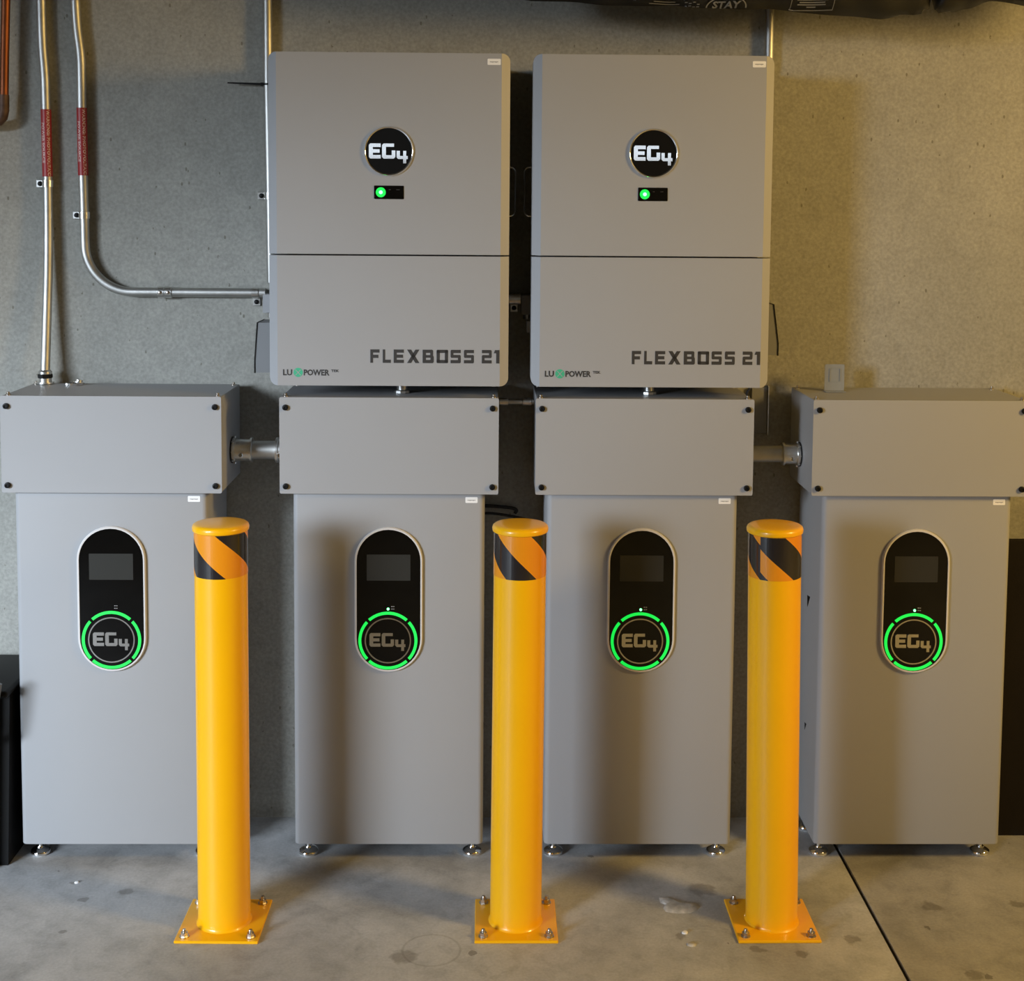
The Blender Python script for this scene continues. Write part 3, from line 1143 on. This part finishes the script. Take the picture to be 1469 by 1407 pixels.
# conduit bodies (LB fittings)
def conduit_body(x0, x1, z0, z1, y0, label):
    t = thing('elbow_fitting', label, 'conduit fitting', ((x0 + x1) / 2, y0, z0), 'grey conduit bodies beside the inverters')
    hw, H, D = (x1 - x0) / 2, z1 - z0, WALL - y0 - 0.004
    m = MB()
    m.bbox(-hw, hw, 0.003, D, 0, H, 0.005, 3)
    m.build('body', MAT['paint'], t)
    m = MB()
    m.bbox(-hw + 0.001, hw - 0.001, 0.0, 0.0035, 0.001, H - 0.001, 0.002, 2, edges='y')
    m.build('cover_plate', MAT['paint'], t)
    m = MB()
    m.cyl((0, D / 2, -0.012), (0, D / 2, 0.001), hw * 0.7, n=18)
    m.build('hub', MAT['zinc'], t)


conduit_body(-0.5685, -0.5230, 1.3250, 1.3720, 3.385, 'grey conduit body where the curved conduit meets the left inverter')
conduit_body(0.0770, 0.1100, 1.3250, 1.3740, 3.380, 'grey conduit body in the gap between the two inverters')

pE = thing('metal_conduit', 'short horizontal conduit end in the gap between the inverters', 'conduit', (0, 0, 0), 'metal conduits on the wall')
m = MB()
m.tube([(0.032, EY, 1.362), (0.076, EY, 1.362)], ER, 22)
m.build('tube', MAT['emt'], pE)
m = MB()
m.lathe((0.046, EY, 1.362), (1, 0, 0), [(ER + 0.001, 0.0), (ER + 0.003, 0.001), (ER + 0.003, 0.012), (ER, 0.013), (ER, 0.017), (ER + 0.003, 0.018), (ER + 0.003, 0.030)], 24)
m.build('coupling', MAT['zinc'], pE)


def strap(x, z, side, label, axis='v'):
    """one-hole strap: saddle over the conduit + tab with a screw. side: direction of the tab"""
    t = thing('conduit_strap', label, 'strap', (x, WALL, z), 'one-hole conduit straps')
    m = MB()
    n = 12
    ro, ri, w = ER + 0.0022, ER + 0.0004, 0.0085
    yc = EY - WALL
    vs = []
    for k in (-w, w):
        for r in (ro, ri):
            for i in range(n + 1):
                a = PI * i / n
                u, y = r * math.cos(a), yc - r * math.sin(a)
                vs.append((u, y, k) if axis == 'v' else (k, y, u))
    s = n + 1
    fs = []
    for i in range(n):
        fs += [(i, i + 1, i + 1 + 2 * s, i + 2 * s), (i + s, i + 3 * s, i + 1 + 3 * s, i + 1 + s), (i, i + s, i + 1 + s, i + 1), (i + 2 * s, i + 1 + 2 * s, i + 1 + 3 * s, i + 3 * s)]
    m.add(vs, fs)
    a, c = (ro - 0.002, ro + 0.020)
    dx, dz = side
    lo_, hi_ = sorted(((a * dx if dx else a * dz), (c * dx if dx else c * dz)))
    if dx:
        m.bbox(lo_, hi_, -0.006, -0.0005, -w - 0.001, w + 0.001, 0.001, 1)
        sc = ((a + c) / 2 * dx + 0.001 * dx, -0.006, 0)
    else:
        m.bbox(-w - 0.001, w + 0.001, -0.006, -0.0005, lo_, hi_, 0.001, 1)
        sc = (0, -0.006, (a + c) / 2 * dz + 0.001 * dz)
    m.build('strap_plate', MAT['zinc'], t)
    m = MB()
    m.lathe(sc, (0, -1, 0), [(0.0062, 0), (0.0058, 0.003), (0.003, 0.0045)], 14)
    m.build('screw', MAT['black'], t)


strap(-1.1065, 1.643, (-1, 0), 'strap just below the red label on the straight left conduit')
strap(-1.0168, 1.565, (-1, 0), 'strap with screw on the upright part of the curved conduit')
strap(-0.5915, 1.3735, (0, -1), 'strap hanging below the level conduit by the left inverter', 'h')
strap(-0.5535, 1.617, (-1, 0), 'strap tab poking out at the left edge of the left inverter')
strap(0.0600, 1.362, (0, -1), 'strap with screw in the gap between the inverters', 'h')

# cable tie with its tail sticking out to the left
pt = thing('cable_tie', 'black cable tie with its tail pointing left of the left inverter', 'cable tie', (-0.556, EY, 1.893))
m = MB()
m.lathe((0, 0, -0.0022), (0, 0, 1), [(ER + 0.0003, 0), (ER + 0.0015, 0.0005), (ER + 0.0015, 0.004), (ER + 0.0003, 0.0045)], 20)
m.bbox(-0.018, -0.010, -0.010, -0.002, -0.004, 0.004, 0.001, 1)
m.build('loop', MAT['black'], pt)
m = MB()
m.add([(-0.012, -0.006, -0.0030), (-0.012, -0.0045, -0.0030), (-0.012, -0.0045, 0.0030), (-0.012, -0.006, 0.0030),
       (-0.100, -0.006, 0.0010), (-0.100, -0.0045, 0.0010), (-0.100, -0.0045, 0.0042), (-0.100, -0.006, 0.0042)],
      [(0, 1, 2, 3), (7, 6, 5, 4), (0, 4, 5, 1), (1, 5, 6, 2), (2, 6, 7, 3), (3, 7, 4, 0)])
m.build('tail', MAT['black'], pt, smooth=0)

# copper pipe at the top left
pc = thing('copper_pipe', 'reddish copper water pipe ending in a tarnished elbow at the left edge', 'pipe', (0, 0, 0))
m = MB()
m.tube([(-1.188, 3.40, 2.96), (-1.1935, 3.40, 2.10), (-1.2000, 3.40, 1.95), (-1.2040, 3.40, 1.83)], 0.0108, 20)
m.build('tube', MAT['copper'], pc)
m = MB()
m.tube([(-1.2035, 3.40, 1.860), (-1.2045, 3.40, 1.822), (-1.2080, 3.40, 1.806), (-1.218, 3.40, 1.796), (-1.235, 3.40, 1.791), (-1.27, 3.40, 1.790)], 0.0128, 20)
m.tube([(-1.262, 3.40, 1.790), (-1.60, 3.40, 1.786)], 0.0108, 16)
m.build('elbow', MAT['copper_old'], pc)


# ------------------------------------------------------------------ large connectors between the boxes
def big_nipple(x0, x1, y, z, rp, label, left_len, right_len):
    t = thing('conduit_nipple', label, 'conduit fitting', (x0, y, z), 'thick conduit nipples between the boxes')
    L = x1 - x0
    m = MB()
    m.cyl((0, 0, 0), (L, 0, 0), rp, n=32)
    m.build('tube', MAT['emt'], t)
    for a, d in ((0.0, 1), (L, -1)):
        ln = left_len if d == 1 else right_len
        if ln <= 0:
            continue
        m = MB()
        m.lathe((a, 0, 0), (d, 0, 0), [(rp + 0.010, 0.0), (rp + 0.010, 0.003)], 32)
        m.build('gasket', MAT['black_rubber'], t)
        m = MB()
        m.lathe((a + d * 0.003, 0, 0), (d, 0, 0), [(rp + 0.008, 0), (rp + 0.008, 0.006), (rp + 0.0045, 0.007), (rp + 0.0045, ln - 0.011), (rp + 0.0085, ln - 0.010), (rp + 0.0085, ln - 0.005), (rp + 0.006, ln - 0.004)], 32)
        cn = m.build('connector', MAT['zinc'], t)
        for k in range(0, 8):
            an = 2 * PI * k / 8
            m = MB()
            p = Vector((a + d * (0.003 + 0.003), (rp + 0.008) * math.cos(an), (rp + 0.008) * math.sin(an)))
            q = Vector((0, math.cos(an), math.sin(an)))
            m.cyl(p - q * 0.002, p + q * 0.0035, 0.0035, n=6)
            m.build('lug', MAT['zinc'], cn, smooth=0)
        m = MB()
        m.lathe((a + d * ln * 0.5, -(rp + 0.003), -0.008), (0, -1, 0), [(0.0055, 0), (0.0055, 0.005), (0.004, 0.0062)], 16)
        m.build('set_screw', MAT['chrome'], cn)


big_nipple(-0.6305, -0.4945, 3.30, 0.995, 0.0225, 'thick metal nipple joining the far left box to its neighbour', 0.052, 0.030)
big_nipple(0.6250, 0.7655, 3.30, 0.991, 0.0205, 'thick metal nipple joining the far right box to its neighbour', 0.012, 0.046)

pn = thing('conduit_nipple', 'thin horizontal nipple between the two boxes under the inverters', 'conduit fitting', (0.021, 3.33, 1.1135))
m = MB()
m.cyl((0, 0, 0), (0.088, 0, 0), 0.0068, n=20)
m.build('tube', MAT['emt'], pn)
for a in (0.002, 0.060):
    m = MB()
    m.lathe((a, 0, 0), (1, 0, 0), [(0.0075, 0), (0.0092, 0.001), (0.0092, 0.022), (0.0075, 0.023)], 20)
    m.build('connector', MAT['zinc'], pn)

for i, (x, w) in enumerate(((-0.212, 'left'), (0.385, 'right'))):
    t = thing('riser_nipple', 'short upright nipple between the %s inverter and the box below' % w, 'conduit fitting', (x, 3.26, BZ1), 'riser nipples under the inverters')
    m = MB()
    m.cyl((0, 0, 0), (0, 0, 0.034), 0.0135, n=24)
    m.build('tube', MAT['zinc'], t)
    m = MB()
    m.lathe((0, 0, 0), (0, 0, 1), [(0.019, 0), (0.019, 0.006), (0.016, 0.008)], 10)
    m.build('locknut', MAT['zinc'], t, smooth=20)

m = MB()
m.tube(smooth_path([(0.628, 3.24, 1.180), (0.628, 3.235, 1.165), (0.622, 3.235, 1.155), (0.620, 3.24, 1.146)]), 0.0032, 10)
tag(m.build('black_cable', MAT['black_rubber']), 'short black cable under the right end of the right inverter', 'cable')

# flat surface channel on the wall between the two right boxes
wc = thing('wall_channel', 'narrow metal channel on the wall right of the third box', 'channel', (0.690, WALL, 1.022))
m = MB()
m.bbox(-0.022, 0.018, -0.016, -0.0005, 0, 0.118, 0.001, 1)
m.build('channel_base', MAT['paint_dark'], wc)
m = MB()
m.box(0.0185, 0.0210, -0.024, -0.0005, -0.004, 0.122)
m.build('channel_lip', MAT['zinc'], wc, smooth=0)

# ------------------------------------------------------------------ small things on the boxes
lk = thing('locknut_pile', 'loose shiny locknut and knockout slug on top of the far left box', 'locknut', (-1.035, 3.375, BZ1))
m = MB()
vs_o = []
n = 32
for i in range(n):
    a = 2 * PI * i / n
    r = 0.0225 if (i // 2) % 2 else 0.0190
    vs_o.append((r * math.cos(a), r * math.sin(a)))
vi = [(0.014 * math.cos(2 * PI * i / n), 0.014 * math.sin(2 * PI * i / n)) for i in range(n)]
V = [(x, y, 0.0) for x, y in vs_o] + [(x, y, 0.0) for x, y in vi] + [(x, y, 0.005) for x, y in vs_o] + [(x, y, 0.005) for x, y in vi]
F_ = []
for i in range(n):
    j = (i + 1) % n
    F_ += [(i, j, j + n, i + n), (i + 2 * n, i + 3 * n, j + 3 * n, j + 2 * n), (i, i + 2 * n, j + 2 * n, j), (i + n, j + n, j + 3 * n, i + 3 * n)]
m.add(V, F_)
m.build('locknut', MAT['chrome'], lk, smooth=20)
m = MB()
m.lathe((0.012, -0.006, 0.005), (0.15, 0.1, 1), [(0.013, 0), (0.0135, 0.001), (0.0135, 0.003), (0.009, 0.004), (0.009, 0.008)], 22)
m.build('knockout_slug', MAT['zinc'], lk)

cp_ = thing('plastic_pouch', 'translucent grey plastic piece standing on the far right box', 'plastic piece', (0.856, 3.335, BZ1))
m = MB()
m.prism(rrect(-0.0245, 0.0245, 0.0, 0.0665, 0.004), 0.0, 0.0016)
m.box(-0.027, 0.023, -0.026, 0.0, 0.0, 0.0014)
m.build('sheet', MAT['clear'], cp_, smooth=0)
m = MB()
m.ring(rrect(-0.0135, 0.0145, 0.022, 0.0570, 0.003), rrect(-0.0115, 0.0125, 0.024, 0.0550, 0.002), -0.0014, 0.0)
m.build('raised_frame', MAT['clear'], cp_, smooth=0)

# black cables looping behind the second cabinet
m = MB()
m.tube(smooth_path([(-0.03, 3.425, 0.831), (0.010, 3.425, 0.830), (0.055, 3.424, 0.826), (0.070, 3.424, 0.820), (0.066, 3.425, 0.812)]), 0.0045, 12)
m.tube(smooth_path([(-0.03, 3.418, 0.812), (0.010, 3.416, 0.813), (0.060, 3.414, 0.806), (0.105, 3.416, 0.795), (0.150, 3.42, 0.770)]), 0.0035, 12)
tag(m.build('black_cable', MAT['black_rubber']), 'black cable loop emerging behind the second cabinet above the middle bollard', 'cable')

# ------------------------------------------------------------------ shelf and bags at the top
sh = thing('wall_shelf', 'wooden wall shelf above the inverters carrying black bags', 'shelf', (0.70, WALL, 2.135))
m = MB()
m.bbox(-0.72, 0.85, -0.22, -0.045, 0, 0.02, 0.002, 1)
m.build('shelf_board', MAT['shelf'], sh)
for x in (-0.60, 0.65):
    m = MB()
    m.box(x - 0.012, x + 0.012, -0.21, -0.001, -0.004, 0.0)
    m.box(x - 0.012, x + 0.012, -0.006, -0.001, -0.004, 0.20)
    m.build('bracket', MAT['zinc'], sh, smooth=0)


def bag_surface(x0, x1, droop, seed, thick=0.17):
    """filled bag lying on the shelf, its front belly hanging over the edge: (x, angle) -> point"""
    rnd = random.Random(seed)
    ph = [rnd.uniform(0, 6.28) for _ in range(8)]

    def f(x, a):
        u = (x - x0) / (x1 - x0)
        e = min(1.0, max(0.02, math.sin(PI * min(1, max(0, u))) ** 0.28 if 0 < u < 1 else 0.02))
        bot = droop(x)
        top = 2.155 + thick * e
        ca, sa = math.cos(a), math.sin(a)
        yy = 3.215 + 0.160 * (abs(ca) ** 0.8) * math.copysign(1, ca) * (0.55 + 0.45 * e)
        front = max(0.0, min(1.0, (3.20 - yy) / 0.06))
        low = bot + (2.160 - bot) * (1 - front)
        mid = (top + low) / 2
        zz = mid + (top - low) / 2 * (abs(sa) ** 0.75) * math.copysign(1, sa)
        w = 0.004 * math.sin(26 * x + ph[0] + 2 * a) + 0.003 * math.sin(57 * x + ph[1] - 3 * a)
        zz += w * (0.4 if sa < 0 else 1) * e
        return (x, min(yy + w, 3.385), zz)
    return f


def bag_mesh(x0, x1, droop, seed, thick=0.17):
    f = bag_surface(x0, x1, droop, seed, thick)
    nx, na = 56, 40
    vs, fs = [], []
    for i in range(nx + 1):
        for j in range(na):
            vs.append(f(x0 + (x1 - x0) * i / nx, 2 * PI * j / na))
    for i in range(nx):
        for j in range(na):
            k = (j + 1) % na
            fs.append((i * na + j, i * na + k, (i + 1) * na + k, (i + 1) * na + j))
    fs.append(tuple(range(na - 1, -1, -1)))
    fs.append(tuple(range(nx * na, (nx + 1) * na)))
    m = MB()
    m.add(vs, fs)
    return m


def lerp_tab(tab):
    def f(x):
        if x <= tab[0][0]:
            return tab[0][1]
        for (a, p), (c, q) in zip(tab, tab[1:]):
            if x <= c:
                t = (x - a) / (c - a)
                t = t * t * (3 - 2 * t)
                return p + (q - p) * t
        return tab[-1][1]
    return f


BAGF = 3.06
bg1 = thing('garden_bag', 'large black printed bag overhanging the shelf above the right inverter', 'bag', (0.55, 3.235, 2.155), 'black bags on the shelf')
TAB1 = [(-0.02, 2.060), (0.10, 2.051), (0.32, 2.040), (0.62, 2.034), (0.78, 2.024), (0.90, 2.016), (0.96, 2.020), (1.0, 2.03)]
bm_ = bag_mesh(-0.02, 1.00, lerp_tab(TAB1), 3)
bm_.v = [(x - 0.55, y - 3.235, z - 2.155) for x, y, z in bm_.v]
bag1 = bm_.build('bag_skin', MAT['bag'], bg1, smooth=60)
# print on the belly of the bag: an arch over a word, a framed block, small lines
bsurf = bag_surface(-0.02, 1.00, lerp_tab(TAB1), 3)


def on_bag(x, z):
    lo_a, hi_a = PI, 1.46 * PI
    for _ in range(24):
        md = (lo_a + hi_a) / 2
        if bsurf(x, md)[2] > z:
            lo_a = md
        else:
            hi_a = md
    p = bsurf(x, lo_a)
    return (p[0] - 0.55, p[1] - 3.235 - 0.0030, p[2] - 2.155 - 0.0022)


def print_poly(mb, pts, closed=True):
    mb.add([on_bag(x, z) for x, z in pts], [tuple(range(len(pts)))])


m = MB()
xc, zc_ = 0.530, 2.049
for i in range(20):
    a0, a1 = PI * i / 20, PI * (i + 1) / 20
    print_poly(m, [(xc + r_ * 0.046 * math.cos(a), zc_ + r_ * 0.021 * math.sin(a)) for r_, a in ((1, a0), (1, a1), (0.93, a1), (0.93, a0))])
vs, fs = text_mesh('STAY', 0.02)
mx = (min(v[0] for v in vs) + max(v[0] for v in vs)) / 2
kx = 0.062 / (max(v[0] for v in vs) - min(v[0] for v in vs))
kz = 0.013 / (max(v[1] for v in vs) - min(v[1] for v in vs))
mz = min(v[1] for v in vs)
m.add([on_bag(xc + (x - mx) * kx, 2.0480 + (z - mz) * kz) for x, z in vs], fs)
m.build('word_mark', MAT['bag_print'], bag1, smooth=0)
m = MB()


def strip(x0, x1, z0, z1):
    n = max(2, int((x1 - x0) / 0.01))
    for i in range(n):
        a, c = x0 + (x1 - x0) * i / n, x0 + (x1 - x0) * (i + 1) / n
        print_poly(m, [(a, z0), (c, z0), (c, z1), (a, z1)])


strip(0.675, 0.770, 2.0440, 2.0456)
for x in (0.675, 0.7685):
    for k in range(6):
        print_poly(m, [(x, 2.0456 + k * 0.006), (x + 0.0015, 2.0456 + k * 0.006), (x + 0.0015, 2.0516 + k * 0.006), (x, 2.0516 + k * 0.006)])
for z, a, c in ((2.050, 0.712, 0.732), (2.0545, 0.690, 0.752), (2.0590, 0.694, 0.750), (2.064, 0.688, 0.756)):
    strip(a, c, z, z + 0.0022)
strip(0.355, 0.425, 2.056, 2.0572)
strip(0.365, 0.415, 2.060, 2.0612)
for k, (zb_, zt_) in enumerate(((2.050, 2.060), (2.052, 2.058), (2.050, 2.060), (2.050, 2.056))):
    strip(0.436 + k * 0.009, 0.442 + k * 0.009, zb_, zb_ + 0.0016)
    strip(0.436 + k * 0.009, 0.442 + k * 0.009, zt_ - 0.0016, zt_)
m.build('fine_print', MAT['bag_print'], bag1, smooth=0)['kind'] = 'stuff'
bg2 = thing('garden_bag', 'smaller black bag at the right end of the shelf, wrinkled', 'bag', (1.25, 3.235, 2.155), 'black bags on the shelf')
bm_ = bag_mesh(1.012, 1.50, lerp_tab([(0.98, 2.024), (1.04, 2.030), (1.09, 2.042), (1.14, 2.062), (1.25, 2.046), (1.5, 2.05)]), 9, 0.14)
bm_.v = [(x - 1.25, y - 3.235, z - 2.155) for x, y, z in bm_.v]
bag2 = bm_.build('bag_skin', MAT['bag'], bg2, smooth=60)

# ------------------------------------------------------------------ objects left and right of the row
bn = thing('storage_bin', 'black plastic bin with a rolled rim left of the far left cabinet', 'bin', (-1.36, 3.27, 0))
m = MB()
bmx = bmesh.new()
bmesh.ops.create_cube(bmx, size=1)
for v in bmx.verts:
    k = 1.0 if v.co.z > 0 else 0.93
    v.co = Vector((v.co.x * 0.44 * k, v.co.y * 0.26 * k, 0.215 + v.co.z * 0.43))
bmesh.ops.bevel(bmx, geom=[e for e in bmx.edges if abs(e.verts[0].co.z - e.verts[1].co.z) > 0.2], offset=0.03, segments=4, affect='EDGES')
m.from_bm(bmx)
bmx.free()
m.build('tub', MAT['black'], bn)
m = MB()
m.bbox(-0.228, 0.228, -0.138, 0.138, 0.428, 0.446, 0.008, 3)
m.build('lid', MAT['black'], bn)
m = MB()
m.tube(smooth_path([(0.212, -0.150, 0.470), (0.205, -0.152, 0.425), (0.196, -0.151, 0.36), (0.185, -0.148, 0.335), (0.12, -0.148, 0.33)]), 0.009, 12)
m.build('handle', MAT['paint_dark'], bn)

bd = thing('dark_board', 'dark brown board standing on the floor right of the far right cabinet', 'board', (1.53, 3.335, 0))
m = MB()
m.bbox(-0.277, 0.277, 0.0, 0.020, 0.0, 0.768, 0.002, 1)
m.build('panel', MAT['board'], bd)
for z in (0.372, 0.722):
    m = MB()
    m.bbox(-0.243, -0.228, -0.004, 0.0, z - 0.0025, z + 0.0025, 0.001, 1)
    m.build('staple', MAT['zinc'], bd)


# ------------------------------------------------------------------ crumbs on the floor
def lump(name, label, cat, x, y, pts, h, mat, seed, group=None):
    rnd = random.Random(seed)
    t = MB()
    n = len(pts)
    vs = [(a, b_, 0.0) for a, b_ in pts] + [(a * 0.88, b_ * 0.86, h * rnd.uniform(0.6, 1.0)) for a, b_ in pts] + [(a * 0.45, b_ * 0.45, h * rnd.uniform(0.8, 1.3)) for a, b_ in pts] + [(0, 0, h)]
    fs = [tuple(range(n - 1, -1, -1))]
    for k in range(2):
        fs += [(k * n + i, k * n + (i + 1) % n, (k + 1) * n + (i + 1) % n, (k + 1) * n + i) for i in range(n)]
    fs += [(2 * n + i, 2 * n + (i + 1) % n, 3 * n) for i in range(n)]
    t.add(vs, fs)
    o = t.build(name, mat, loc=(x, y, 0), smooth=50)
    tag(o, label, cat, group)


lump('plaster_patch', 'pale flattened plaster blob on the floor left of the right bollard', 'plaster', 0.443, 2.985,
     [(-0.044, 0.038), (-0.044, 0.015), (-0.034, 0.006), (-0.040, -0.012), (-0.036, -0.026), (-0.010, -0.034), (0.018, -0.032), (0.036, -0.020), (0.046, -0.004), (0.040, 0.010), (0.020, 0.010), (0.002, 0.014), (-0.014, 0.026), (-0.028, 0.040)][::-1], 0.004, MAT['plaster'], 1)
lump('pebble', 'tiny white chip below the plaster blob', 'pebble', 0.437, 2.868, [(0.007 * math.cos(i * 0.9), 0.006 * math.sin(i * 0.9)) for i in range(7)], 0.004, MAT['white'], 2)
lump('pebble', 'flat grey chip in front of the tiny white one', 'pebble', 0.445, 2.820, [(0.011 * math.cos(i * 0.9), 0.009 * math.sin(i * 0.9)) for i in range(7)], 0.003, MAT['plaster'], 3)
lump('pebble', 'pale chip on the floor under the far left cabinet front', 'pebble', -0.965, 3.094, [(0.006 * math.cos(i * 0.9), 0.005 * math.sin(i * 0.9)) for i in range(7)], 0.003, MAT['white'], 4)
